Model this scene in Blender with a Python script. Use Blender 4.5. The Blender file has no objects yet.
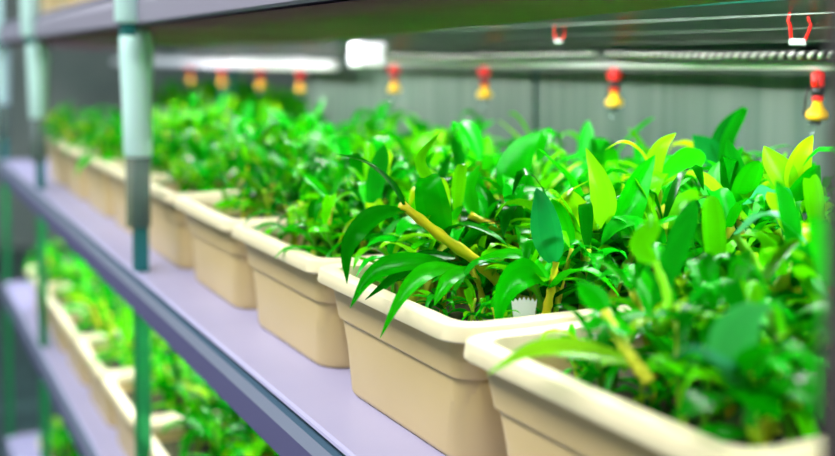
import bpy, bmesh, math, random
from mathutils import Vector, Matrix

S = bpy.context.scene
C = S.collection
V = Vector

# ------------------------------------------------------------------ camera numbers
F = 1150.0                       # focal length in pixels of an 835 px wide frame
YAW = math.radians(25.03)        # optical axis turned right of the rack direction (+Y)
PITCH = math.radians(3.0)
EYE = V((0, 0, 1.417))
YPP = 58 + F * math.tan(PITCH)   # principal point row
fwd = V((math.sin(YAW) * math.cos(PITCH), math.cos(YAW) * math.cos(PITCH), -math.sin(PITCH)))
rgt = V((math.cos(YAW), -math.sin(YAW), 0))
upv = rgt.cross(fwd)

def at(x, y, d):
    """a point in the room, seen at column x and row y, d metres deep"""
    return EYE + (fwd + rgt * ((x - 417.5) / F) - upv * ((y - YPP) / F)) * d

# tiers (height of shelf tops)
Z_MID = 1.080
Z_LOW = 0.672
Z_BOT = 0.15
Z_TOP = 1.525
XF = 0.355                       # front edge of the shelves
XB = 1.10                        # back edge
POT_H, POT_W, POT_D = 0.125, 0.318, 0.60

# ------------------------------------------------------------------ materials
def mat(name, color, rough=0.5, metal=0.0, **kw):
    m = bpy.data.materials.new(name); m.use_nodes = True
    b = m.node_tree.nodes['Principled BSDF']
    b.inputs['Base Color'].default_value = (*color, 1)
    b.inputs['Roughness'].default_value = rough
    b.inputs['Metallic'].default_value = metal
    for k, v in kw.items():
        b.inputs[k.replace('_', ' ')].default_value = v
    return m

def noisy(m, c1, c2, scale=8, detail=4, bump=0.0, stretch=(1, 1, 1), lo=0.35, hi=0.65):
    nt = m.node_tree; b = nt.nodes['Principled BSDF']
    tc = nt.nodes.new('ShaderNodeTexCoord'); mp = nt.nodes.new('ShaderNodeMapping')
    mp.inputs['Scale'].default_value = stretch
    n = nt.nodes.new('ShaderNodeTexNoise'); n.inputs['Scale'].default_value = scale
    n.inputs['Detail'].default_value = detail
    r = nt.nodes.new('ShaderNodeValToRGB')
    r.color_ramp.elements[0].position = lo; r.color_ramp.elements[0].color = (*c1, 1)
    r.color_ramp.elements[1].position = hi; r.color_ramp.elements[1].color = (*c2, 1)
    nt.links.new(tc.outputs['Object'], mp.inputs['Vector'])
    nt.links.new(mp.outputs['Vector'], n.inputs['Vector'])
    nt.links.new(n.outputs['Fac'], r.inputs['Fac'])
    nt.links.new(r.outputs['Color'], b.inputs['Base Color'])
    if bump:
        bp = nt.nodes.new('ShaderNodeBump'); bp.inputs['Strength'].default_value = bump
        bp.inputs['Distance'].default_value = 0.003
        nt.links.new(n.outputs['Fac'], bp.inputs['Height'])
        nt.links.new(bp.outputs['Normal'], b.inputs['Normal'])
    return m

def foliage(name, translucent, rough, spec):
    """colour comes from the 'tint' attribute of each leaf, a bit varied per plant"""
    m = bpy.data.materials.new(name); m.use_nodes = True
    nt = m.node_tree; b = nt.nodes['Principled BSDF']; out = nt.nodes['Material Output']
    at_ = nt.nodes.new('ShaderNodeAttribute'); at_.attribute_name = 'tint'
    oi = nt.nodes.new('ShaderNodeObjectInfo')
    hs = nt.nodes.new('ShaderNodeHueSaturation')
    mr = nt.nodes.new('ShaderNodeMapRange')
    mr.inputs['To Min'].default_value = 0.8; mr.inputs['To Max'].default_value = 1.2
    nt.links.new(oi.outputs['Random'], mr.inputs['Value'])
    nt.links.new(mr.outputs['Result'], hs.inputs['Value'])
    nt.links.new(at_.outputs['Color'], hs.inputs['Color'])
    # faint veins
    tc = nt.nodes.new('ShaderNodeTexCoord')
    nz = nt.nodes.new('ShaderNodeTexNoise'); nz.inputs['Scale'].default_value = 60
    nt.links.new(tc.outputs['Object'], nz.inputs['Vector'])
    bp = nt.nodes.new('ShaderNodeBump'); bp.inputs['Strength'].default_value = 0.25
    bp.inputs['Distance'].default_value = 0.002
    nt.links.new(nz.outputs['Fac'], bp.inputs['Height'])
    nt.links.new(bp.outputs['Normal'], b.inputs['Normal'])
    nt.links.new(hs.outputs['Color'], b.inputs['Base Color'])
    b.inputs['Roughness'].default_value = rough
    b.inputs['Specular IOR Level'].default_value = spec
    b.inputs['Specular Tint'].default_value = (.3, 1, .42, 1)
    tr = nt.nodes.new('ShaderNodeBsdfTranslucent')
    nt.links.new(hs.outputs['Color'], tr.inputs['Color'])
    mx = nt.nodes.new('ShaderNodeMixShader'); mx.inputs['Fac'].default_value = translucent
    nt.links.new(b.outputs[0], mx.inputs[1]); nt.links.new(tr.outputs[0], mx.inputs[2])
    nt.links.new(mx.outputs[0], out.inputs['Surface'])
    return m

M = {}
M['pot'] = noisy(mat('cream_plastic', (.70, .52, .30), .42), (.59, .455, .20), (.63, .49, .225), 5, 3)
M['rim'] = mat('cream_rim_plastic', (.85, .78, .51), .35)
M['soil'] = noisy(mat('growing_medium', (.1, .07, .03), .9), (.006, .035, .006), (.10, .085, .03), 70, 5, 1.0)
M['shelf'] = noisy(mat('lilac_steel', (.55, .51, .72), .42, .1), (.37, .36, .57), (.42, .41, .63), 3, 3)
M['groove'] = mat('blue_grey_gasket', (.045, .10, .16), .45)
M['strip'] = mat('grey_edge_strip', (.26, .30, .42), .35, .3)
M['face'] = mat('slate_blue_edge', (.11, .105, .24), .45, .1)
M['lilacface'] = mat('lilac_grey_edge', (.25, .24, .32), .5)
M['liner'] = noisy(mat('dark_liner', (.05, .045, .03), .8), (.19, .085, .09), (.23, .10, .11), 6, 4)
M['reflector'] = mat('gloss_plant_reflection', (.001, .036, .022), .3, Specular_IOR_Level=.12)  # dark green of the reflected plants is put into the base colour
M['post'] = mat('teal_steel', (.05, .30, .30), .25, .3, Transmission_Weight=.4, IOR=1.1)
M['shadepost'] = noisy(mat('shaded_steel', (.05, .045, .05), .5, .2), (.045, .04, .045), (.075, .065, .065), 12, 3)  # darker copy of the rack steel: shade and dark reflection are in the colour
M['reflectpost'] = mat('plant_reflection_post', (.03, .34, .12), .3, .1, Transmission_Weight=.6, IOR=1.05)  # same post lower down; plant green mirrored and showing through is painted in
M['cuff'] = mat('smoky_clear_sleeve', (.55, .66, .60), .2, 0, Transmission_Weight=.85, IOR=1.04)
M['sleeve'] = mat('pale_aqua_plastic', (.62, .95, .90), .3)
M['white'] = mat('white_plastic', (.85, .88, .92), .35)
M['back'] = noisy(mat('frosted_sheet', (.2, .3, .24), .5), (.055, .115, .085), (.115, .175, .14), 5, 4, 0, (1, 6, .25))
M['red'] = mat('red_plastic', (.75, .012, .008), .3)
M['yellow'] = mat('yellow_plastic', (.9, .55, .01), .3)
M['black'] = mat('black_plastic', (.008, .01, .012), .3)
M['drop'] = mat('water', (.9, 1, 1), .02, Transmission_Weight=1.0, IOR=1.33)
M['clear'] = mat('clear_plastic', (.75, .9, .85), .12, Transmission_Weight=.5)
M['wire'] = mat('silver_wire', (.75, .8, .75), .2, .6)
M['dullwire'] = mat('dull_wire', (.16, .22, .19), .4, .5)
M['leaf'] = foliage('leaf_green', .36, .22, .11)
M['stem'] = foliage('cane_stem', .05, .4, .4)
M['floor'] = noisy(mat('floor_paint', (.02, .05, .05), .35), (.012, .03, .035), (.03, .07, .07), 4, 4)
M['wall'] = noisy(mat('wall_paint', (.25, .3, .28), .7), (.22, .28, .26), (.3, .34, .32), 2, 3)
em = bpy.data.materials.new('fill_light_glow'); em.use_nodes = True
b = em.node_tree.nodes['Principled BSDF']
b.inputs['Base Color'].default_value = (1, 1, 1, 1)
b.inputs['Emission Color'].default_value = (1, .97, .93, 1)
b.inputs['Emission Strength'].default_value = 55
M['glow'] = em

# ------------------------------------------------------------------ helpers
def link(name, bm, mats, parent=None, smooth=True):
    bmesh.ops.recalc_face_normals(bm, faces=bm.faces[:])
    me = bpy.data.meshes.new(name)
    bm.to_mesh(me); bm.free()
    for m in (mats if isinstance(mats, list) else [mats]): me.materials.append(M[m] if isinstance(m, str) else m)
    if smooth:
        me.polygons.foreach_set('use_smooth', [True] * len(me.polygons))
    o = bpy.data.objects.new(name, me); C.objects.link(o)
    if parent: o.parent = parent
    return o

def thing(name, label, cat, loc=(0, 0, 0), rz=0, group=None):
    o = bpy.data.objects.new(name, None); C.objects.link(o)
    o.empty_display_size = .05
    o.location = loc; o.rotation_euler = (0, 0, rz)
    return tag(o, label, cat, group)

def tag(o, label, cat, group=None, kind=None):
    o['label'] = label; o['category'] = cat
    if group: o['group'] = group
    if kind: o['kind'] = kind
    return o

def box(bm, x0, x1, y0, y1, z0, z1, bevel=0, mi=0):
    vs = [bm.verts.new((x, y, z)) for x in (x0, x1) for y in (y0, y1) for z in (z0, z1)]
    fs = [(0, 1, 3, 2), (4, 6, 7, 5), (0, 4, 5, 1), (2, 3, 7, 6), (0, 2, 6, 4), (1, 5, 7, 3)]
    faces = [bm.faces.new([vs[i] for i in f]) for f in fs]
    for f in faces: f.material_index = mi
    if bevel:
        es = {e for f in faces for e in f.edges}
        bmesh.ops.bevel(bm, geom=list(es), offset=bevel, segments=2, affect='EDGES', profile=.5)

def tube(bm, pts, radii, seg=8, cap=True, mi=0, lay=None, col=None):
    pts = [V(p) for p in pts]
    if not isinstance(radii, (list, tuple)): radii = [radii] * len(pts)
    t0 = (pts[1] - pts[0]).normalized()
    ref = V((0, 0, 1)) if abs(t0.z) < .9 else V((1, 0, 0))
    n = t0.cross(ref).normalized(); rings = []
    for i, p in enumerate(pts):
        t = (pts[min(i + 1, len(pts) - 1)] - pts[max(i - 1, 0)]).normalized()
        n = (n - t * n.dot(t)).normalized(); bt = t.cross(n)
        rings.append([bm.verts.new(p + (n * math.cos(a) + bt * math.sin(a)) * radii[i])
                      for a in (2 * math.pi * k / seg for k in range(seg))])
    fs = []
    for r0, r1 in zip(rings, rings[1:]):
        for k in range(seg):
            fs.append(bm.faces.new((r0[k], r0[(k + 1) % seg], r1[(k + 1) % seg], r1[k])))
    if cap:
        fs.append(bm.faces.new(rings[0][::-1])); fs.append(bm.faces.new(rings[-1]))
    for f in fs:
        f.material_index = mi
        if lay is not None:
            for l in f.loops: l[lay] = col
    return fs

def lathe(bm, prof, seg=14, loc=(0, 0, 0), mi=0):
    rings = []
    for r, z in prof:
        if r < 1e-6: rings.append([bm.verts.new((loc[0], loc[1], loc[2] + z))])
        else: rings.append([bm.verts.new((loc[0] + r * math.cos(2 * math.pi * k / seg),
                                          loc[1] + r * math.sin(2 * math.pi * k / seg), loc[2] + z)) for k in range(seg)])
    for a, b_ in zip(rings, rings[1:]):
        for k in range(seg):
            k2 = (k + 1) % seg
            if len(a) == 1 and len(b_) == 1: continue
            if len(a) == 1: f = bm.faces.new((a[0], b_[k], b_[k2]))
            elif len(b_) == 1: f = bm.faces.new((a[k], a[k2], b_[0]))
            else: f = bm.faces.new((a[k], a[k2], b_[k2], b_[k]))
            f.material_index = mi

def extrude_y(bm, prof, y0, y1, ny=1, mids=None, closed=True):
    """profile of (x, z) swept along y; mids = material index per edge"""
    rows = []
    for j in range(ny + 1):
        y = y0 + (y1 - y0) * j / ny
        rows.append([bm.verts.new((x, y, z)) for x, z in prof])
    n = len(prof)
    for a, b_ in zip(rows, rows[1:]):
        for k in range(n if closed else n - 1):
            f = bm.faces.new((a[k], a[(k + 1) % n], b_[(k + 1) % n], b_[k]))
            if mids: f.material_index = mids[k]
    if closed:
        for r in (rows[0], rows[-1]):
            try: bm.faces.new(r)
            except Exception: pass

# ------------------------------------------------------------------ leaves and canes
GREENS = [(.002, .27, .0005), (.003, .40, .0005), (.012, .54, .001), (.001, .17, .001), (.09, .66, .001), (.004, .44, .005)]
YELLOWS = [(.36, .78, .004), (.20, .72, .004)]
CANES = [(.60, .60, .03), (.48, .58, .04), (.36, .58, .02)]

def catmull(pts, n):
    P = [V(p) for p in pts]
    P = [P[0] * 2 - P[1]] + P + [P[-1] * 2 - P[-2]]
    out = []; segs = len(P) - 3
    for i in range(n + 1):
        u = i / n * segs; k = min(int(u), segs - 1); t = u - k
        a, b_, c, d = P[k:k + 4]
        out.append(.5 * ((2 * b_) + (c - a) * t + (2 * a - 5 * b_ + 4 * c - d) * t * t + (3 * b_ - a - 3 * c + d) * t ** 3))
    return out

def leaf(bm, lay, pts, width, col, side=None, fold=.25, n=10, twist=0.0, tipshape=1.0):
    """a lance-shaped blade along pts; side = direction across the blade at its base"""
    c = catmull(pts, n); m = 4
    t0 = (c[1] - c[0]).normalized()
    if side is None:
        side = t0.cross(V((0, 0, 1)))
        if side.length < .1: side = V((1, 0, 0))
    s = V(side); s = (s - t0 * s.dot(t0)).normalized()
    rows = []
    for i, p in enumerate(c):
        u = i / n
        t = (c[min(i + 1, n)] - c[max(i - 1, 0)]).normalized()
        s = (s - t * s.dot(t)).normalized()
        nm = s.cross(t)
        ang = twist * u
        s2 = s * math.cos(ang) + nm * math.sin(ang); n2 = s2.cross(t)
        w = width * .56 * (math.sin(math.pi * min(1, (u * .95 + .03) ** .78)) ** .9) * (1 - .22 * u * tipshape)
        if i == n: w = width * .015
        w = max(w, width * .015)
        row = []
        for j in range(m + 1):
            v = j / m * 2 - 1
            row.append(bm.verts.new(p + s2 * (w * v) + n2 * (abs(v) ** 1.4 * w * fold)))
        rows.append(row)
    for a, b_ in zip(rows, rows[1:]):
        for j in range(m):
            f = bm.faces.new((a[j], a[j + 1], b_[j + 1], b_[j]))
            k = 1.0 if j in (0, m - 1) else .9
            for l in f.loops: l[lay] = (col[0] * k, col[1] * k, col[2] * k, 1)

def cane(bm, lay, pts, r, col, mi=0, n=14, seg=7):
    c = catmull(pts, n)
    rad = []
    for i in range(n + 1):
        u = i / n
        rad.append(r * (1.0 - .35 * u) * (1 + (.22 if i % 3 == 0 else -.03)))
    tube(bm, c, rad, seg, True, mi, lay, (*col, 1))

def plant_geo(rng, h=.10, nleaf=7, joined=False):
    """returns bmeshes for leaves and canes of one young orchid, base at the origin"""
    bl = bmesh.new(); ll = bl.loops.layers.float_color.new('tint')
    if joined: bs, ls = bl, ll
    else:
        bs = bmesh.new(); ls = bs.loops.layers.float_color.new('tint')
    canes = rng.choice([2, 2, 3, 3])
    per = max(4, round(nleaf / canes) + 1)
    for ci in range(canes):
        a = rng.uniform(0, 2 * math.pi); lean = rng.uniform(.1, .65)
        hh = h * rng.uniform(.55, 1.0) if ci else h * .9
        base = V((rng.uniform(-.012, .012), rng.uniform(-.012, .012), -.004))
        d = V((math.cos(a) * lean, math.sin(a) * lean, 1)).normalized()
        top = base + d * hh * .8; mid = base + d * hh * .4 + V((0, 0, .006))
        cc = rng.choice(CANES + [(.12, .42, .02)])
        cane(bs, ls, [base, mid, top], rng.uniform(.0026, .0050), cc, 1 if joined else 0, n=9, seg=6)
        az = rng.uniform(0, 6.28)
        for k in range(per):
            u = .25 + .75 * (k + .5) / per
            p = base.lerp(top, u) + V((0, 0, .002))
            az += math.pi + rng.uniform(-.7, .7)
            up = rng.uniform(.15, 1.3) if k < per - 1 else rng.uniform(1.2, 2.6)
            L = rng.uniform(.045, .085) * (h / .11) ** .4
            o = V((math.cos(az), math.sin(az), up)).normalized()
            droop = rng.uniform(.1, .75) * L
            flat = V((o.x, o.y, 0))
            p1 = p + o * L * .4
            p2 = p + o * L * .75 - V((0, 0, droop * .35)) + flat * L * .08
            p3 = p + o * L * .98 - V((0, 0, droop)) + flat * L * .08
            col = rng.choice(GREENS) if rng.random() > .10 else rng.choice(YELLOWS)
            col = tuple(min(1, v * rng.uniform(.8, 1.25)) for v in col)
            leaf(bl, ll, [p, p1, p2, p3], rng.uniform(.011, .020), col, fold=rng.uniform(.1, .5), n=7, twist=rng.uniform(-.6, .6))
    return (bl, bs)

rng = random.Random(11)
VAR = []; VARJ = []
for k in range(14):
    h = rng.uniform(.085, .135); nl = rng.randint(11, 16); seed = rng.randint(0, 10 ** 6)
    bl, bs = plant_geo(random.Random(seed), h, nl)
    me = []
    for bm, nm, mt in ((bl, 'leaves', 'leaf'), (bs, 'stem', 'stem')):
        d = bpy.data.meshes.new(nm); bm.to_mesh(d); bm.free(); d.materials.append(M[mt])
        d.polygons.foreach_set('use_smooth', [True] * len(d.polygons)); me.append(d)
    VAR.append(me)
    bj, _ = plant_geo(random.Random(seed), h, nl, True)
    d = bpy.data.meshes.new('leafy_plant'); bj.to_mesh(d); bj.free()
    d.materials.append(M['leaf']); d.materials.append(M['stem'])
    d.polygons.foreach_set('use_smooth', [True] * len(d.polygons)); VARJ.append(d)

COUNT = [0]
def put_plant(loc, rz, sc, label, group, parts=True):
    COUNT[0] += 1
    k = rng.randrange(len(VAR))
    if parts:
        t = thing('orchid_plant', label, 'plant', loc, rz, group)
        for nm, me in zip(('leaves', 'stem'), VAR[k]):
            o = bpy.data.objects.new(nm, me); C.objects.link(o); o.parent = t
    else:
        t = bpy.data.objects.new('orchid_plant', VARJ[k]); C.objects.link(t)
        t.location = loc; t.rotation_euler = (0, 0, rz); tag(t, label, 'plant', group)
    t.scale = (sc, sc, sc)
    return t

# ------------------------------------------------------------------ planters
def rrect(w, d, inset, r, z, k=5):
    """rounded rectangle ring, x from 0 (front) to d, y centred"""
    x0, x1, y0, y1 = inset, d - inset, -w / 2 + inset, w / 2 - inset
    r = max(.004, r - inset * .5)
    out = []
    for cx, cy, a0 in ((x1 - r, y1 - r, 0), (x0 + r, y1 - r, 90), (x0 + r, y0 + r, 180), (x1 - r, y0 + r, 270)):
        for i in range(k + 1):
            a = math.radians(a0 + 90 * i / k)
            out.append((cx + r * math.cos(a), cy + r * math.sin(a), z))
    return out

def loft(bm, rings, cap0=False, cap1=False):
    R = [[bm.verts.new(p) for p in r] for r in rings]; n = len(R[0])
    for a, b_ in zip(R, R[1:]):
        for k in range(n): bm.faces.new((a[k], a[(k + 1) % n], b_[(k + 1) % n], b_[k]))
    if cap0: bm.faces.new(R[0][::-1])
    if cap1: bm.faces.new(R[-1])

def planter_meshes():
    W, D, H = POT_W, POT_D, POT_H
    q = lambda i, r, z, e=0.0: rrect(W - 2 * e, D, i, r, z)
    bm = bmesh.new()
    loft(bm, [q(.0285, .045, 0.0, .004), q(.0260, .046, .002, .004), q(.0245, .046, .006, .004), q(.0225, .034, .0725, .003),
              q(.0225, .030, .0737, .005), q(.0180, .030, .0755, .004), q(.0175, .030, .0785, .0035), q(.0130, .030, .1115),
              q(.0150, .030, .114), q(.0190, .030, .114), q(.0205, .030, .080, .004), q(.029, .03, .008, .011)], True, True)
    body = bm
    rm = bmesh.new()
    loft(rm, [q(.0135, .030, .1105), q(.0025, .030, .1105), q(.0006, .030, .1113), q(0, .030, .1124), q(.0012, .030, .1215),
              q(.0022, .030, .1240), q(.0045, .030, .125), q(.0175, .028, .125), q(.0200, .028, .1235),
              q(.0208, .028, .120), q(.0222, .028, .110), q(.0185, .028, .1100), q(.0135, .030, .1105)])
    so = bmesh.new()
    nx, ny = 30, 16; r_ = random.Random(5)
    g = [[so.verts.new((.0225 + (D - .045) * i / nx, (-W / 2 + .0225) + (W - .045) * j / ny,
                        .094 + (r_.uniform(-.004, .005) if 0 < i < nx and 0 < j < ny else -.002))) for j in range(ny + 1)] for i in range(nx + 1)]
    for i in range(nx):
        for j in range(ny): so.faces.new((g[i][j], g[i + 1][j], g[i + 1][j + 1], g[i][j + 1]))
    return body, rm, so
PM = []
for bm, nm, mt in zip(planter_meshes(), ('body', 'rim', 'soil'), ('pot', 'rim', 'soil')):
    bmesh.ops.recalc_face_normals(bm, faces=bm.faces[:])
    d = bpy.data.meshes.new(nm); bm.to_mesh(d); bm.free(); d.materials.append(M[mt])
    d.polygons.foreach_set('use_smooth', [True] * len(d.polygons))
    d.set_sharp_from_angle(angle=math.radians(38))
    PM.append((nm, d))

def planter(y_far, z, label, group, rot=0, dx=0):
    t = thing('planter_box', label, 'planter', (.40 + dx, y_far - POT_W / 2, z), math.radians(rot), group)
    for nm, d in PM:
        o = bpy.data.objects.new(nm, d); C.objects.link(o); o.parent = t
        if nm in ('body', 'rim'):
            md = o.modifiers.new('b', 'BEVEL'); md.width = .001; md.segments = 2; md.limit_method = 'ANGLE'; md.angle_limit = math.radians(50)
    return t

def fill(y_far, z, nx, ny, label, group, parts=True, skip=None, x0=.045, x1=POT_D - .03, rot=0, dx=0, sc=(.9, 1.25)):
    cr, sr = math.cos(math.radians(rot)), math.sin(math.radians(rot))
    for i in range(nx):
        for j in range(ny):
            lx = x0 + (x1 - x0) * (i + .5) / nx + rng.uniform(-.012, .012)
            ly = -POT_W / 2 + .04 + (POT_W - .08) * (j + .5) / ny + rng.uniform(-.012, .012)
            X = .40 + dx + lx * cr - ly * sr; Y = y_far - POT_W / 2 + lx * sr + ly * cr
            s = rng.uniform(*sc)
            if skip and skip(X, Y):
                s = .48 if i == 0 else .62
            s *= 1 + .22 * i / nx
            if i == 0: s *= .85
            put_plant((X, Y, z + .094), rng.uniform(0, 6.28), s, label, group, parts)

PITCH_Y = .325
Y0 = .785                                       # far end of the nearest planter in view
mid = [(Y0 - PITCH_Y, 'cream planter box just out past the dark grey post, nearest of all', 0, 0),
       (Y0 - .006, 'big blurred cream planter box cut by the right edge of the photo', 2.0, -.004),
       (Y0 + PITCH_Y, 'sharp cream planter box with green leaves drooping over its front rim', 1.2, -.002),
       (Y0 + 2 * PITCH_Y, 'cream planter box right behind the one with drooping leaves', .6, 0),
       (Y0 + 3 * PITCH_Y, 'cream planter box with bare pale inner wall, just right of the teal post', 0, 0),
       (Y0 + 4 * PITCH_Y, 'blurred cream planter box half behind the middle teal post', 0, 0),
       (Y0 + 5 * PITCH_Y, 'blurred cream planter box just left of the middle teal post', 0, 0),
       (Y0 + 6 * PITCH_Y, 'blurred tan planter box, second to the left of the middle teal post', 0, 0),
       (Y0 + 7 * PITCH_Y, 'blurred tan planter box with a yellowed leaf edge near the far left post', 0, 0),
       (Y0 + 8 * PITCH_Y, 'blurred planter box behind the far left teal post', 0, 0)]
GRP = {0: 'plants beside the dark grey post', 1: 'plants in the nearest blurred planter', 2: 'plants in the sharp planter',
       3: 'plants in the planter behind the sharp one', 4: 'plants in the planter right of the middle teal post',
       5: 'plants in the planter behind the middle teal post', 6: 'plants just left of the middle teal post'}
PLB = {0: 'leafy young orchid in the planter beside the dark grey post',
       1: 'blurred young green orchid in the big planter cut by the right edge',
       2: 'small leafy orchid filling the sharp planter around the yellow cane',
       3: 'young green orchid in the planter directly behind the sharp one',
       4: 'soft-focus young orchid in the planter just right of the teal post',
       5: 'blurred young orchid in the planter half behind the teal post',
       6: 'blurred young orchid in the planter just left of the teal post'}
grid = {0: (4, 2), 1: (9, 5), 2: (9, 5), 3: (9, 4), 4: (8, 4), 5: (7, 3), 6: (6, 3)}

def clear_front(X, Y):
    # the space kept for the plants built by hand
    return (Y > .82 and Y < 1.0 and X < .53)

for i, (yf, lb, rot, dx) in enumerate(mid):
    planter(yf, Z_MID, lb, None, rot, dx)
    if i in grid:
        nx, ny = grid[i]
        sk = clear_front if i == 2 else None
        if i == 1: sk = lambda X, Y: X < .47 and Y > .60
        if i == 4: sk = lambda X, Y: X < .55 and Y > 1.62
        fill(yf, Z_MID, nx, ny, PLB[i], GRP[i], i < 6, sk, rot=rot, dx=dx)

# lower tiers
for i in range(9):
    yf = .98 + i * PITCH_Y
    names = ['cream planter box on the lower shelf, nearest at the bottom of the photo', 'second cream planter box on the lower shelf, by the bottom edge',
             'cream planter box on the lower shelf crossed by the middle post', 'blurred planter box on the lower shelf just left of the middle post',
             'blurred pale planter box on the lower shelf, fourth back from the post', 'small blurred planter box on the lower shelf near the left edge',
             'faint blurred planter box at the far left end of the lower shelf'] + ['faint blurred planter box behind the far left post on the lower shelf, %s of two' % w for w in ('first', 'second')]
    planter(yf, Z_LOW, names[i], None, 0, -.025)
    if i < 5:
        fill(yf, Z_LOW, [5, 6, 6, 5, 4][i], 4, 'blurred leafy orchid in the ' + ['nearest', 'second', 'third', 'fourth', 'fifth'][i] + ' planter of the lower shelf',
             'lower shelf plants, %s planter' % ['nearest', 'second', 'third', 'fourth', 'fifth'][i], False, sc=(1.1, 1.5), x0=.03, x1=POT_D - .16)
for i in range(4):
    planter(2.6 + i * PITCH_Y, Z_BOT, ['dim planter box on the bottom shelf, lowest left and nearest', 'dim planter box on the bottom shelf, second one back',
            'dim planter box on the bottom shelf, third one back', 'dim planter box on the bottom shelf, farthest back'][i], None)
for i in range(6):
    planter(1.9 + i * PITCH_Y, Z_TOP, ['brownish planter box on the top shelf right of the teal post', 'brownish planter box on the top shelf behind the teal post',
            'brownish planter box on the top shelf left of the teal post', 'brown shaded planter box on the top shelf, fourth along',
            'brown shaded planter box on the top shelf near the far left post', 'brown shaded planter box on the top shelf at the left edge'][i], None)

# distant plants nobody could count
def mass(name, spots, label):
    bm = bmesh.new()
    for (x, y, z, s) in spots:
        me = VARJ[rng.randrange(len(VARJ))]
        n0 = len(bm.verts); bm.from_mesh(me); bm.verts.ensure_lookup_table()
        mt = Matrix.Translation((x, y, z)) @ Matrix.Rotation(rng.uniform(0, 6.28), 4, 'Z') @ Matrix.Scale(s, 4)
        bmesh.ops.transform(bm, matrix=mt, verts=bm.verts[n0:])
    o = link(name, bm, ['leaf', 'stem'])
    return tag(o, label, 'plants', None, 'stuff')
sp = []
for i in range(7, 10):
    yf = mid[i][0]
    for a in range(7):
        for b_ in range(3):
            sp.append((.45 + .075 * a + rng.uniform(-.015, .015), yf - .28 + .1 * b_ + rng.uniform(-.02, .02), Z_MID + .094, rng.uniform(.9, 1.25)))
mass('distant_seedlings', sp, 'mass of blurred green seedlings at the far left of the middle shelf')
sp = []
for i in range(4):
    for a in range(4):
        for b_ in range(3):
            sp.append((.46 + .1 * a, .98 + (5 + i) * PITCH_Y - .28 + .1 * b_, Z_LOW + .094, 1.2))
mass('distant_seedlings', sp, 'mass of blurred green seedlings at the far left of the lower shelf')
sp = []
for i in range(4):
    for a in range(4):
        for b_ in range(3):
            sp.append((.46 + .1 * a, 2.6 + i * PITCH_Y - .28 + .1 * b_, Z_BOT + .094, 1.25))
mass('distant_seedlings', sp, 'dim green seedlings on the bottom shelf at lower left')
sp = []
for i in range(6):
    for a in range(4):
        for b_ in range(3):
            sp.append((.46 + .13 * a, 1.9 + i * PITCH_Y - .28 + .1 * b_, Z_TOP + .094, 1.1))
mass('top_shelf_seedlings', sp, 'seedlings in the planters of the top shelf, above the photo')

# ------------------------------------------------------------------ racks
posts_y = [.372, 1.825, 3.08, 4.02]
def shelf_mesh(z, y0, y1, lilac=False):
    bm = bmesh.new()
    fz = 2 if not lilac else 3
    prof = [(XB, z), (XF + .004, z), (XF + .001, z - .0015), (XF, z - .004),            # top sheet, rounded nose
            (XF + .006, z - .005), (XF + .006, z - .011), (XF - .002, z - .0125),        # groove
            (XF - .006, z - .025), (XF - .006, z - .055), (XF - .003, z - .058),         # strip and face
            (XF + .030, z - .058), (XF + .030, z - .052), (XF + .004, z - .052), (XF + .012, z - .02), (XB, z - .02)]
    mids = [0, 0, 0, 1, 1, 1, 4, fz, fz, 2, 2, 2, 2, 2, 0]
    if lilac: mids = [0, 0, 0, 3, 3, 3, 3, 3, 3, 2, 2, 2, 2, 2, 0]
    extrude_y(bm, prof, y0, y1, 1, mids)
    return bm
def post_bm(x, y, z0, z1, flip=1):
    """steel angle: one leg faces the aisle, the other runs back"""
    bm = bmesh.new()
    pr = [(0, 0), (0, .030), (.003, .030), (.003, .003), (.020, .003), (.020, 0)]
    lo = [bm.verts.new((x + a, y + flip * b_, z0)) for a, b_ in pr]; hi = [bm.verts.new((x + a, y + flip * b_, z1)) for a, b_ in pr]
    for k in range(6): bm.faces.new((lo[k], lo[(k + 1) % 6], hi[(k + 1) % 6], hi[k]))
    bm.faces.new(lo[::-1]); bm.faces.new(hi)
    return bm
XP = XF - .022
LBL = ['near steel plant rack with lilac shelves, between dark grey post and teal post', 'middle bay of the plant rack, between the two teal posts',
       'far left bay of the plant rack, ending at the left edge']
racks = []
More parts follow.
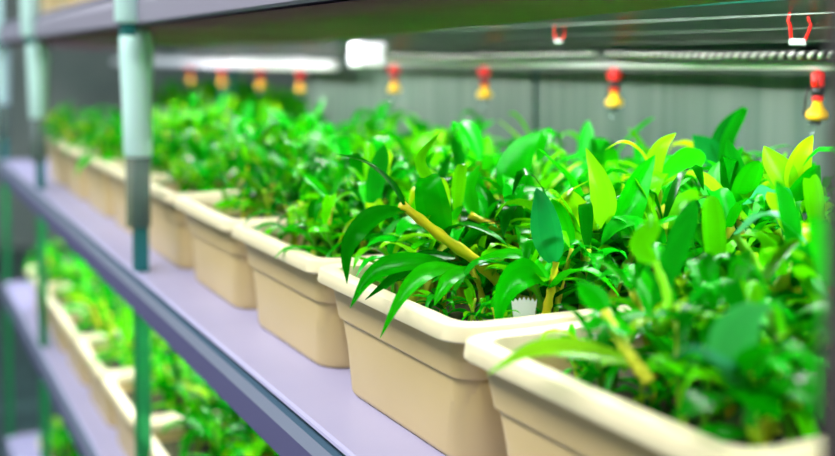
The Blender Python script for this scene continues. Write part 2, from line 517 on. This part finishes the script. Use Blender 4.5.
for i in range(3):
    y0, y1 = posts_y[i], posts_y[i + 1]
    t = thing('plant_rack', LBL[i], 'rack', (XF + .35, (y0 + y1) / 2, 0)); racks.append(t)
    off = -t.location
    def child(nm, bm, mats, smooth=False):
        bmesh.ops.translate(bm, vec=off, verts=bm.verts[:])
        o = link(nm, bm, mats, t, smooth)
        return o
    ys = y0 if i else -.15
    for z in (Z_TOP, Z_MID, Z_LOW, Z_BOT):
        o = child('shelf', shelf_mesh(z, ys + .0005, y1 - .0005, z == Z_TOP), ['shelf', 'groove', 'face', 'lilacface', 'strip'])
    if i == 0:
        o = child('post', post_bm(XP - .008, y0 - .073, 0, 2.0, 1), 'shadepost'); o['label'] = 'steel post, dark grey from painted shade'
        child('post', post_bm(XB - .01, y0 - .03, 0, 2.0), 'post')
    for z0, z1 in ((0, Z_BOT - .061), (Z_BOT + .0005, Z_LOW - .061), (Z_LOW + .0005, Z_MID - .061), (Z_MID + .0005, Z_TOP - .062)):
        child('post', post_bm(XF + .003, y1 - .015, z0, z1), 'post' if z0 > Z_MID else 'reflectpost')
    child('post', post_bm(XP - .004, y1 - .085, Z_TOP - .075, 2.0), 'post')
    child('post', post_bm(XB + .002, y1 - .015, 0, 2.0), 'post')
    # liner hung below the top shelf
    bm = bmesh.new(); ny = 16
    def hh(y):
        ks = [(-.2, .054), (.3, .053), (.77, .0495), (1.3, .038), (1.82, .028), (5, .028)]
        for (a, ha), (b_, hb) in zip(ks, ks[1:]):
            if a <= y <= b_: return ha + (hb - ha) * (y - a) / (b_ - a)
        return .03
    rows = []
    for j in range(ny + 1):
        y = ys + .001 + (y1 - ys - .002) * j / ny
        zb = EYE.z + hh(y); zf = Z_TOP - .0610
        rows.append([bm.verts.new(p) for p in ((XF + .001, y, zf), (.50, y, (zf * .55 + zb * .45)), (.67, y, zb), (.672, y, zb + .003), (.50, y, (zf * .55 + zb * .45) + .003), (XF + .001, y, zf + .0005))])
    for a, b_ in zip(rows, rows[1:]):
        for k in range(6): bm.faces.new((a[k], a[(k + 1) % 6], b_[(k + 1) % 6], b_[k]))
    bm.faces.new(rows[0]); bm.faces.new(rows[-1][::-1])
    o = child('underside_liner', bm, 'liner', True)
    # glossy reflector sloping to the back
    bm = bmesh.new()
    extrude_y(bm, [(.80, EYE.z + .0565), (1.02, EYE.z + .001), (1.022, EYE.z + .004), (.802, EYE.z + .060)], ys + .002, y1 - .002)
    child('reflector', bm, 'reflector')
    if i < 2:
        bm = bmesh.new(); box(bm, XB - .012, XB - .008, ys, y1 - .016, Z_MID + .001, EYE.z + .03)
        o = child('back_sheet', bm, 'back')
    # unseen glowing tubes added under the shelves to light the plants
    for z, xs in ((Z_TOP - .033, (.70, .735)), (Z_MID - .035, (.55, .85)), (Z_LOW - .035, (.60,)), (2.0, (.7,))):
        if z == 2.0: continue
        for x in xs:
            bm = bmesh.new(); tube(bm, [(x, ys + .06, z), (x, y1 - .06, z)], .008, 8)
            o = child('fill_light_tube', bm, 'glow', True); o['label'] = 'unseen glowing white tube added to light the plants'

# the next rack beyond, seen through the open far bays
t = thing('plant_rack', 'next rack beyond the open back, a blurred green and white strip at far left', 'rack', (1.9, 4.5, 0))
for z in (Z_MID, Z_TOP):
    bm = bmesh.new(); box(bm, -.3, .3, -1.3, 3.5, z - .05 - 0, z, .003); link('shelf', bm, 'white', t, False)
for x in (-.31, .29):
    for y in (-1.3, 1.1, 3.45):
        bm = bmesh.new(); box(bm, x, x + .02, y, y + .02, 0, 2.0); link('post', bm, 'post', t, False)
bm = bmesh.new(); tube(bm, [(-.25, -1.2, EYE.z - .01), (-.25, 3.4, EYE.z - .01)], .02, 8); o = link('rail', bm, 'white', t)
sp = [(1.66 + .09 * a, 3.28 + .13 * b_, Z_MID + .001, rng.uniform(1.4, 2.0)) for a in range(4) for b_ in range(34)]
mass('distant_seedlings', sp, 'blurred green plants on the next rack, seen through the open back')

# pale aqua sleeves on the teal posts
for i in (1, 2, 3):
    y1 = posts_y[i]
    for z0, z1 in ((1.262, Z_TOP - .064), (Z_TOP - .056, Z_TOP + .25)):
        bm = bmesh.new()
        h = z1 - z0
        lathe(bm, [(.018, 0), (.020, .0), (.022, .004), (.0235, h * .4), (.0265, h * .8), (.0265, h - .014), (.022, h - .004), (.016, h)], 16)
        o = link('post_sleeve', bm, 'sleeve'); o.location = (XF + .010 if z0 < 1.4 else XP + .008, y1 - (.001 if z0 < 1.4 else .071), z0)
        if z0 < 1.4:
            bm = bmesh.new(); lathe(bm, [(.0185, -.111), (.0195, -.111), (.0195, 0), (.0185, 0), (.0185, -.111)], 16)
            cf = link('cuff', bm, 'cuff', o); cf['label'] = 'smoky see-through lower end of the sleeve'
        where = ['', 'middle teal post', 'far left teal post', 'teal post at the left edge'][i]
        tag(o, 'pale aqua plastic sleeve on the %s, %s the top shelf' % (where, 'below' if z0 < Z_TOP - .1 else 'above'), 'sleeve')

# ------------------------------------------------------------------ watering line and nozzles
def rack_pt(x, h, px):
    """point at distance x from the aisle line, h above the eye, seen at column px"""
    Z = F * 1.1037 * x / (px + 120.0)
    y = (Z - x * math.sin(YAW)) / math.cos(YAW)
    return V((x, y, EYE.z + h))
XT = 1.0
bm = bmesh.new(); tube(bm, [(XT, .3, EYE.z - .0085), (XT, 2.50, EYE.z - .0085)], .0065, 10)
wt = link('water_pipe', bm, 'white'); tag(wt, 'thin white water pipe running under the top shelf in front of the back sheet', 'pipe')
bm = bmesh.new(); tube(bm, [(XT, 2.62, EYE.z - .018), (XT, 5.5, EYE.z - .018)], .015, 10)
wt = link('water_pipe', bm, 'white'); tag(wt, 'thicker blurred white pipe continuing to the left above the seedlings', 'pipe')
bm = bmesh.new(); box(bm, .80, .86, rack_pt(.83, 0, 372).y, rack_pt(.83, 0, 362).y, EYE.z - .017, EYE.z + .029, .006)
o = link('junction_box', bm, 'white', smooth=False); tag(o, 'blurred white box at the left end of the thin pipe', 'box')

def nozzle(px, label, tilt=0, parts=True):
    p = rack_pt(XT, -.0125 if px > 350 else -.028, px)
    t = thing('spray_nozzle', label, 'nozzle', p, 0, None)
    bm = bmesh.new()
    lathe(bm, [(0, .006), (.003, .005), (.003, -.003), (.0070, -.004), (.0080, -.006), (.0080, -.018), (.007, -.021), (0, -.021)], 14)
    for s in (-1, 1): box(bm, s * .0095 - .002, s * .0095 + .002, -.002, .002, -.019, -.007)
    link('cap', bm, 'red', t)
    bm = bmesh.new(); lathe(bm, [(0, -.019), (.0078, -.020), (.0080, -.029), (0, -.030)], 12); link('neck', bm, 'black', t)
    bm = bmesh.new(); lathe(bm, [(0, -.027), (.006, -.028), (.0075, -.034), (.005, -.036), (0, -.036)], 12); link('collar', bm, 'red', t)
    bm = bmesh.new(); lathe(bm, [(0, -.035), (.0055, -.036), (.007, -.042), (.0125, -.048), (.013, -.053), (.010, -.056), (0, -.056)], 16); link('cone', bm, 'yellow', t)
    bm = bmesh.new()
    tube(bm, [(0, .010, -.020), (0, .0135, -.030), (0, .0155, -.050), (0, .004, -.060), (0, -.0, -.060)], .0014, 6)
    lathe(bm, [(0, -.055), (.004, -.056), (.004, -.061), (0, -.062)], 10)
    link('bracket', bm, 'black', t)
    bm = bmesh.new(); lathe(bm, [(0, -.060), (.0035, -.062), (.0055, -.067), (.0035, -.071), (0, -.072)], 12, (0, .008, 0)); link('drip', bm, 'drop', t)
    t.rotation_euler = (0, 0, tilt); t.scale = (1.08, 1.08, 1.08)
    return t
nozzle(614, 'sharpest red and yellow spray nozzle, hanging from the pipe at upper right')
nozzle(484, 'red and yellow spray nozzle above the upright leaf, left of the sharpest one')
nozzle(394, 'blurred red and yellow spray nozzle nearest the white box')
nozzle(818, 'yellow spray nozzle with black hook, half hidden beside the dark grey post', .5)
for px, l in ((300, 'blurred yellow spray nozzle, first left of the white box'), (260, 'blurred yellow spray nozzle, second left of the white box'),
              (222, 'blurred yellow spray nozzle, third left of the white box'), (190, 'blurred yellow spray nozzle just right of the teal post')):
    t = nozzle(px, l)

# twisted cable with dark connectors
def twisted(y0, y1, x, z, label, sag=.004, r=.0028, turns=70, m1='black', m2='wire'):
    t = thing('twisted_cable', label, 'cable', (x, (y0 + y1) / 2, z))
    for ph, mt, nm in ((0, m1, 'strand'), (math.pi, m2, 'strand')):
        bm = bmesh.new(); n = turns * 7; pts = []
        for i in range(n + 1):
            u = i / n; a = u * turns * 2 * math.pi + ph
            pts.append(V((math.cos(a) * r, (u - .5) * (y1 - y0), math.sin(a) * r - sag * math.sin(math.pi * u))))
        tube(bm, pts, r * .8, 5); link(nm, bm, mt, t)
    return t
ya, yb = rack_pt(.975, 0, 612).y, rack_pt(.975, 0, 835).y
twisted(yb - .1, ya, .965, EYE.z + .0055, 'black and silver twisted cable hanging above the white pipe at upper right', .003, .0036, 34)
twisted(ya + .02, 2.4, .965, EYE.z + .0055, 'dark twisted cable above the white pipe, left of the sharpest nozzle', .004, .0032, 56)
bm = bmesh.new(); tube(bm, [(.985, yb - .1, EYE.z - .0005), (.985, (ya + yb) / 2, EYE.z - .002), (.985, ya, EYE.z - .0003)], .0028, 6)
o = link('hose', bm, 'black'); tag(o, 'thin black hose lying between twisted cable and white pipe', 'hose')
for px, nm in ((615, 'black cable connector above the sharpest nozzle'), (484, 'blurred black cable connector above the second nozzle'), (808, 'black cable connector beside the dark grey post')):
    p = rack_pt(.97, .003, px); bm = bmesh.new()
    tube(bm, [p + V((0, -.022, 0)), p + V((0, -.015, .002)), p + V((0, .015, .002)), p + V((0, .022, 0))], [.003, .0075, .0075, .003], 10)
    o = link('cable_connector', bm, 'black'); tag(o, nm, 'connector')

# wires and red clips on the reflector
def refl_z(x): return EYE.z + .0565 - (x - .80) * (.0555 / .22)
for k, (x, lb) in enumerate(((.83, 'thin silver wire closest to the dark liner'), (.88, 'thin silver wire crossing the red clips'), (.93, 'thin silver wire just above the twisted cable'))):
    bm = bmesh.new(); tube(bm, [(x, -.1, refl_z(x) - .004), (x, .8, refl_z(x) - .0055), (x, 1.73, refl_z(x) - .004)], .0008, 6)
    o = link('wire', bm, 'dullwire'); tag(o, lb, 'wire')
def clip(px, label, s=1.0, h=.03):
    x = .85; q = rack_pt(x, 0, px)
    t = thing('red_clip', label, 'clip', (x, q.y, refl_z(x) - .004), -YAW)
    for sd in (-1, 1):
        bm = bmesh.new()
        tube(bm, [V((sd * .0085, 0, .009)) * s, V((sd * .0105, 0, -.002)) * s, V((sd * .0085 if sd < 0 else .013, 0, -.006)) * s, V((sd * .007, 0, -.022)) * s], .0018 * s, 6)
        link('prong', bm, 'red', t)
    bm = bmesh.new(); box(bm, -.009 * s, .007 * s, -.003 * s, .003 * s, -.027 * s, -.020 * s, .001)
    link('tip', bm, 'clear', t, False)
    bm = bmesh.new(); box(bm, -.010 * s, .010 * s, -.003 * s, .003 * s, .006 * s, .010 * s, .001)
    link('bar', bm, 'clear', t, False)
clip(797, 'red two-pronged clip with clear tip hanging at the top right corner')
clip(558, 'smaller red clip under the dark liner, above the gap between two nozzles', .7)

# ------------------------------------------------------------------ hand-placed plants
def hero(label, base, canes, leaves, group=None):
    """base: (px, py, d); canes: (pts, radius, colour); leaves: (pts, width, colour, side, fold)"""
    b0 = at(*base)
    t = thing('orchid_plant', label, 'plant', b0)
    bl = bmesh.new(); ll = bl.loops.layers.float_color.new('tint')
    bs = bmesh.new(); ls = bs.loops.layers.float_color.new('tint')
    for pts, r, c in canes: cane(bs, ls, [at(*p) - b0 for p in pts], r, c, n=15, seg=9)
    for L in leaves:
        pts, w, c = L[:3]
        side = L[3] if len(L) > 3 else None
        if side == 'v': side = rgt                    # blade faces the aisle
        elif side == 'u': side = V((0, 0, 1))
        leaf(bl, ll, [at(*p) - b0 for p in pts], w, c, side, L[4] if len(L) > 4 else .25, n=14, twist=L[5] if len(L) > 5 else 0)
    link('leaves', bl, 'leaf', t); link('stem', bs, 'stem', t)
    return t
G0, G1, G2, G3, G4, G5 = GREENS
Y1, Y2 = YELLOWS
BLUE = (.006, .32, .05)
CN = (.72, .64, .02)
hero('orchid plant with a thick yellow cane leaning left, leaves arching over the rim', (500, 283, 1.08),
     [([(503, 286, 1.085), (478, 262, 1.07), (448, 241, 1.05), (425, 223, 1.03), (402, 205, 1.01)], .0058, CN)],
     [([(404, 207, 1.01), (388, 182, 1.0), (365, 163, .99), (336, 154, .98)], .016, G0, None, .4, .5),
      ([(445, 236, 1.06), (436, 215, 1.04), (431, 195, 1.02), (428, 179, 1.03), (424, 178, 1.06)], .030, G1, 'v', .3),
      ([(405, 211, 1.01), (380, 214, .99), (360, 228, .97), (347, 252, .965), (347, 284, .965)], .018, G0, V((0, 1, .5)), .3, .5),
      ([(447, 262, 1.06), (415, 262, 1.02), (388, 266, .99), (366, 280, .97), (350, 308, .955)], .018, G1, V((.2, .8, .5)), .3, .4),
      ([(462, 268, 1.06), (432, 270, 1.01), (412, 282, .98), (396, 304, .96), (380, 338, .95)], .015, G2, V((.2, .8, .5)), .3, .4),
      ([(455, 258, 1.07), (425, 258, 1.05), (398, 275, 1.03), (365, 300, 1.0)], .014, G3, V((.2, .8, .6)), .4),
      ([(440, 236, 1.06), (462, 226, 1.05), (492, 236, 1.04), (512, 250, 1.04)], .020, G0, None, .3),
      ([(425, 223, 1.03), (432, 190, 1.07), (420, 160, 1.1), (440, 132, 1.12)], .013, G4, 'v', .3),
      ([(470, 268, 1.06), (450, 278, 1.02), (440, 292, 1.0), (434, 306, .99)], .013, G2, V((.2, .8, .5)), .3)])
hero('orchid plant with a leaf bending down over the rim beside the white tag', (540, 300, 1.0),
     [([(545, 318, 1.0), (552, 285, 1.0), (556, 262, 1.0)], .004, CN)],
     [([(548, 285, 1.0), (530, 273, .98), (511, 281, .96), (500, 302, .95), (497, 332, .95)], .025, G1, V((.3, .7, .4)), .3, .5),
      ([(553, 262, 1.0), (548, 235, .98), (543, 208, .98), (536, 188, 1.0)], .026, BLUE, 'v', .3, .4),
      ([(550, 290, 1.0), (575, 272, .98), (600, 278, .97), (622, 300, .97)], .022, G2, None, .3),
      ([(550, 285, 1.0), (525, 260, 1.02), (500, 256, 1.02), (470, 262, 1.03)], .020, G2, None, .3),
      ([(552, 275, 1.0), (566, 250, 1.0), (580, 245, 1.0), (592, 262, 1.0)], .018, G5, None, .3)])
hero('orchid plant with one broad upright leaf and two yellow canes behind the leaning cane', (530, 262, 1.22),
     [([(540, 268, 1.22), (518, 240, 1.22), (503, 195, 1.23)], .0048, CN), ([(545, 262, 1.18), (510, 236, 1.17), (470, 215, 1.16)], .0052, CN)],
     [([(508, 198, 1.23), (512, 172, 1.23), (524, 148, 1.25), (541, 131, 1.27)], .034, G1, 'v', .2),
      ([(506, 200, 1.23), (485, 180, 1.22), (462, 178, 1.2), (445, 192, 1.2)], .022, G1, None, .3),
      ([(475, 218, 1.16), (468, 190, 1.18), (480, 165, 1.2)], .018, G2, 'v', .3),
      ([(506, 205, 1.23), (535, 192, 1.22), (560, 205, 1.2)], .022, G1, None, .3)])
hero('orchid plant with a bright yellow pointed leaf standing upright in the middle of the photo', (605, 285, 1.08),
     [([(606, 300, 1.08), (600, 260, 1.08), (596, 224, 1.08)], .004, Y2)],
     [([(597, 228, 1.08), (603, 205, 1.07), (598, 178, 1.07), (586, 148, 1.08)], .024, Y2, 'v', .3),
      ([(594, 232, 1.08), (578, 210, 1.07), (568, 195, 1.08), (590, 180, 1.1)], .022, Y1, 'v', .3),
      ([(600, 250, 1.08), (580, 240, 1.06), (560, 255, 1.04)], .02, G2, None, .3),
      ([(600, 245, 1.08), (625, 215, 1.08), (640, 180, 1.1), (655, 155, 1.12)], .028, G1, 'v', .3),
      ([(602, 255, 1.08), (630, 240, 1.06), (660, 250, 1.04)], .022, G0, None, .3)])
hero('orchid plant with a V of two yellow-green leaves at the right, below the hooked nozzle', (792, 235, 1.02),
     [([(792, 262, 1.02), (792, 225, 1.02), (791, 192, 1.02)], .0045, Y2)],
     [([(790, 196, 1.02), (783, 176, 1.02), (772, 160, 1.03), (764, 146, 1.04)], .024, Y2, 'v', .3),
      ([(792, 196, 1.02), (796, 172, 1.02), (803, 152, 1.02), (813, 135, 1.03)], .022, Y1, 'v', .3),
      ([(792, 200, 1.02), (808, 180, 1.0), (820, 165, 1.0)], .026, G1, 'v', .3),
      ([(790, 210, 1.02), (775, 190, 1.0), (760, 200, .98), (742, 205, .97)], .022, (.03, .5, .12), None, .3),
      ([(795, 235, 1.02), (825, 215, 1.0), (835, 235, .99)], .02, G4, None, .3)])
hero('orchid plant with one tall dark green leaf rising alone against the back sheet', (725, 190, 1.38),
     [([(722, 205, 1.38), (720, 175, 1.38), (720, 158, 1.38)], .004, G3)],
     [([(720, 160, 1.38), (722, 142, 1.38), (730, 124, 1.38), (744, 106, 1.38)], .028, (.003, .22, .01), 'v', .2),
      ([(720, 165, 1.38), (705, 148, 1.38), (692, 135, 1.38)], .03, (.005, .30, .03), 'v', .3),
      ([(720, 168, 1.38), (750, 155, 1.36), (775, 165, 1.34)], .028, G5, None, .3)])
hero('orchid plant with pale yellow forked leaves right of centre', (655, 215, 1.15),
     [([(660, 240, 1.15), (662, 215, 1.15), (655, 175, 1.15)], .0045, (.5, .6, .03))],
     [([(655, 180, 1.15), (640, 152, 1.15), (622, 143, 1.15), (605, 150, 1.16)], .018, Y1, None, .3),
      ([(656, 182, 1.15), (654, 162, 1.15), (662, 145, 1.15), (676, 133, 1.16)], .018, Y2, 'v', .3),
      ([(656, 190, 1.15), (690, 175, 1.13), (720, 195, 1.1), (765, 240, 1.05)], .024, Y2, None, .3),
      ([(656, 195, 1.15), (690, 160, 1.18), (700, 150, 1.2)], .03, G2, 'v', .3)])
hero('blurred orchid plant with a thick pale yellow cane leaning to the right edge', (775, 300, .86),
     [([(768, 300, .86), (790, 278, .85), (822, 250, .84)], .0062, CN), ([(765, 300, .86), (755, 265, .87), (735, 235, .88)], .005, Y2)],
     [([(735, 237, .88), (765, 215, .86), (790, 228, .85), (812, 250, .84)], .018, (.10, .55, .20), None, .3),
      ([(770, 290, .86), (795, 300, .82), (815, 292, .8)], .02, G1, None, .3),
      ([(765, 292, .86), (740, 262, .86), (700, 262, .86)], .026, G1, None, .3),
      ([(765, 292, .86), (745, 320, .82), (700, 335, .8)], .022, (.05, .5, .1), None, .3)])
hero('blurred orchid plant with a slanting yellow cane just inside the nearest planter rim', (640, 375, .74),
     [([(650, 382, .73), (628, 352, .74), (605, 312, .76)], .0045, (.5, .55, .03)), ([(660, 330, .76), (668, 300, .77), (655, 262, .78)], .0035, Y2)],
     [([(608, 318, .76), (590, 330, .75), (572, 322, .75)], .018, G1, None, .3),
      ([(640, 365, .74), (575, 350, .74), (530, 352, .74), (487, 374, .745)], .021, (.22, .62, .01), V((.5, .5, .2)), .2),
      ([(655, 262, .78), (640, 245, .78), (652, 225, .78), (650, 212, .79)], .016, G4, 'v', .3),
      ([(606, 315, .76), (625, 335, .74), (640, 330, .74)], .015, G2, None, .3),
      ([(606, 313, .76), (590, 295, .77), (578, 280, .78)], .018, G1, 'v', .3)])
hero('large soft blurred orchid plant with glossy leaves at the bottom right corner', (745, 410, .64),
     [([(750, 425, .64), (748, 395, .64), (735, 365, .65)], .004, G1)],
     [([(735, 372, .65), (715, 362, .64), (690, 350, .64), (668, 362, .64)], .024, (.04, .42, .16), None, .2),
      ([(740, 380, .65), (770, 350, .63), (800, 360, .62), (815, 400, .61)], .034, G1, None, .2),
      ([(745, 400, .65), (710, 400, .63), (690, 410, .62), (672, 418, .62)], .022, G0, None, .2),
      ([(742, 385, .65), (730, 350, .66), (745, 320, .67), (770, 305, .68)], .026, (.04, .45, .08), 'v', .2),
      ([(742, 385, .65), (780, 380, .62), (806, 395, .60), (822, 420, .6)], .030, G0, None, .2),
      ([(742, 385, .65), (760, 400, .62), (780, 420, .61)], .030, G1, None, .2)])

# white notched plant tag
t0 = at(524, 321, .985)
bm = bmesh.new()
prof = []
w, h = .022, .021
teeth = 6
pts = [(-w / 2 * .8, 0), (w / 2 * .8, 0)]
for k in range(teeth * 2 + 1):
    u = w / 2 - w * k / (teeth * 2)
    pts.append((u, h - (.003 if k % 2 else 0) - .004 * abs(u) / w))
fr = [bm.verts.new((x, -.0007, z)) for x, z in pts]; bk = [bm.verts.new((x, .0007, z)) for x, z in pts]
bm.faces.new(fr); bm.faces.new(bk[::-1])
for k in range(len(pts)): bm.faces.new((fr[k], bk[k], bk[(k + 1) % len(pts)], fr[(k + 1) % len(pts)]))
o = link('plant_tag', bm, 'white', smooth=False); o.location = t0; o.rotation_euler = (0, 0, -YAW)
tag(o, 'small white notched plastic tag standing in the sharp planter', 'plant tag')

# ------------------------------------------------------------------ room
def struct(name, bm, m):
    o = link(name, bm, m, smooth=False); o['kind'] = 'structure'; return o
bm = bmesh.new(); box(bm, -2.2, 4.0, -2.5, 9.0, -.05, 0); struct('floor', bm, 'floor')
bm = bmesh.new(); box(bm, -2.2, 4.0, -2.5, 9.0, 3.0, 3.05); struct('ceiling', bm, 'wall')
bm = bmesh.new(); box(bm, -2.2, 4.0, 9.0, 9.05, 0, 3.0); struct('wall_far', bm, 'wall')
bm = bmesh.new(); box(bm, 4.0, 4.05, -2.5, 9.0, 0, 3.0); struct('wall_right', bm, 'wall')
bm = bmesh.new(); box(bm, -2.25, -2.2, -2.5, 9.0, 0, 3.0); struct('wall_left', bm, 'wall')
bm = bmesh.new(); box(bm, -2.2, 4.0, -2.55, -2.5, 0, 3.0); struct('wall_near', bm, 'wall')

# ------------------------------------------------------------------ light
def area(name, loc, rot, sx, sy, power, col):
    l = bpy.data.lights.new(name, 'AREA'); l.shape = 'RECTANGLE'; l.size = sx; l.size_y = sy
    l.energy = power; l.color = col
    o = bpy.data.objects.new(name, l); C.objects.link(o); o.location = loc; o.rotation_euler = rot
    return o
area('ceiling_panel_light', (-.9, 1.2, 2.95), (0, 0, 0), .8, 4.0, 135, (1, .97, .95))
area('ceiling_panel_light', (-.9, 5.5, 2.95), (0, 0, 0), .8, 3.0, 110, (.85, .95, 1))
area('ceiling_panel_light', (2.4, 2.5, 2.95), (0, 0, 0), .8, 4.0, 110, (.95, 1, 1))
wd = bpy.data.worlds.new('World'); S.world = wd; wd.use_nodes = True
wd.node_tree.nodes['Background'].inputs['Color'].default_value = (.8, .9, 1, 1)
wd.node_tree.nodes['Background'].inputs['Strength'].default_value = .3

# ------------------------------------------------------------------ camera
cd = bpy.data.cameras.new('camera'); cam = bpy.data.objects.new('camera', cd); C.objects.link(cam)
cam.matrix_world = Matrix(((rgt.x, upv.x, -fwd.x, EYE.x), (rgt.y, upv.y, -fwd.y, EYE.y), (rgt.z, upv.z, -fwd.z, EYE.z), (0, 0, 0, 1)))
cd.sensor_width = 36; cd.sensor_fit = 'HORIZONTAL'; cd.lens = F / 835 * 36
cd.shift_y = (YPP - 228) / 835
cd.clip_start = .02
cd.dof.use_dof = True; cd.dof.focus_distance = 1.04; cd.dof.aperture_fstop = 2.9
S.camera = cam
S.view_settings.view_transform = 'Standard'; S.view_settings.look = 'None'
S.view_settings.gamma = 1; S.view_settings.use_curve_mapping = False
S.view_settings.exposure = 0.06
print('plants', COUNT[0])
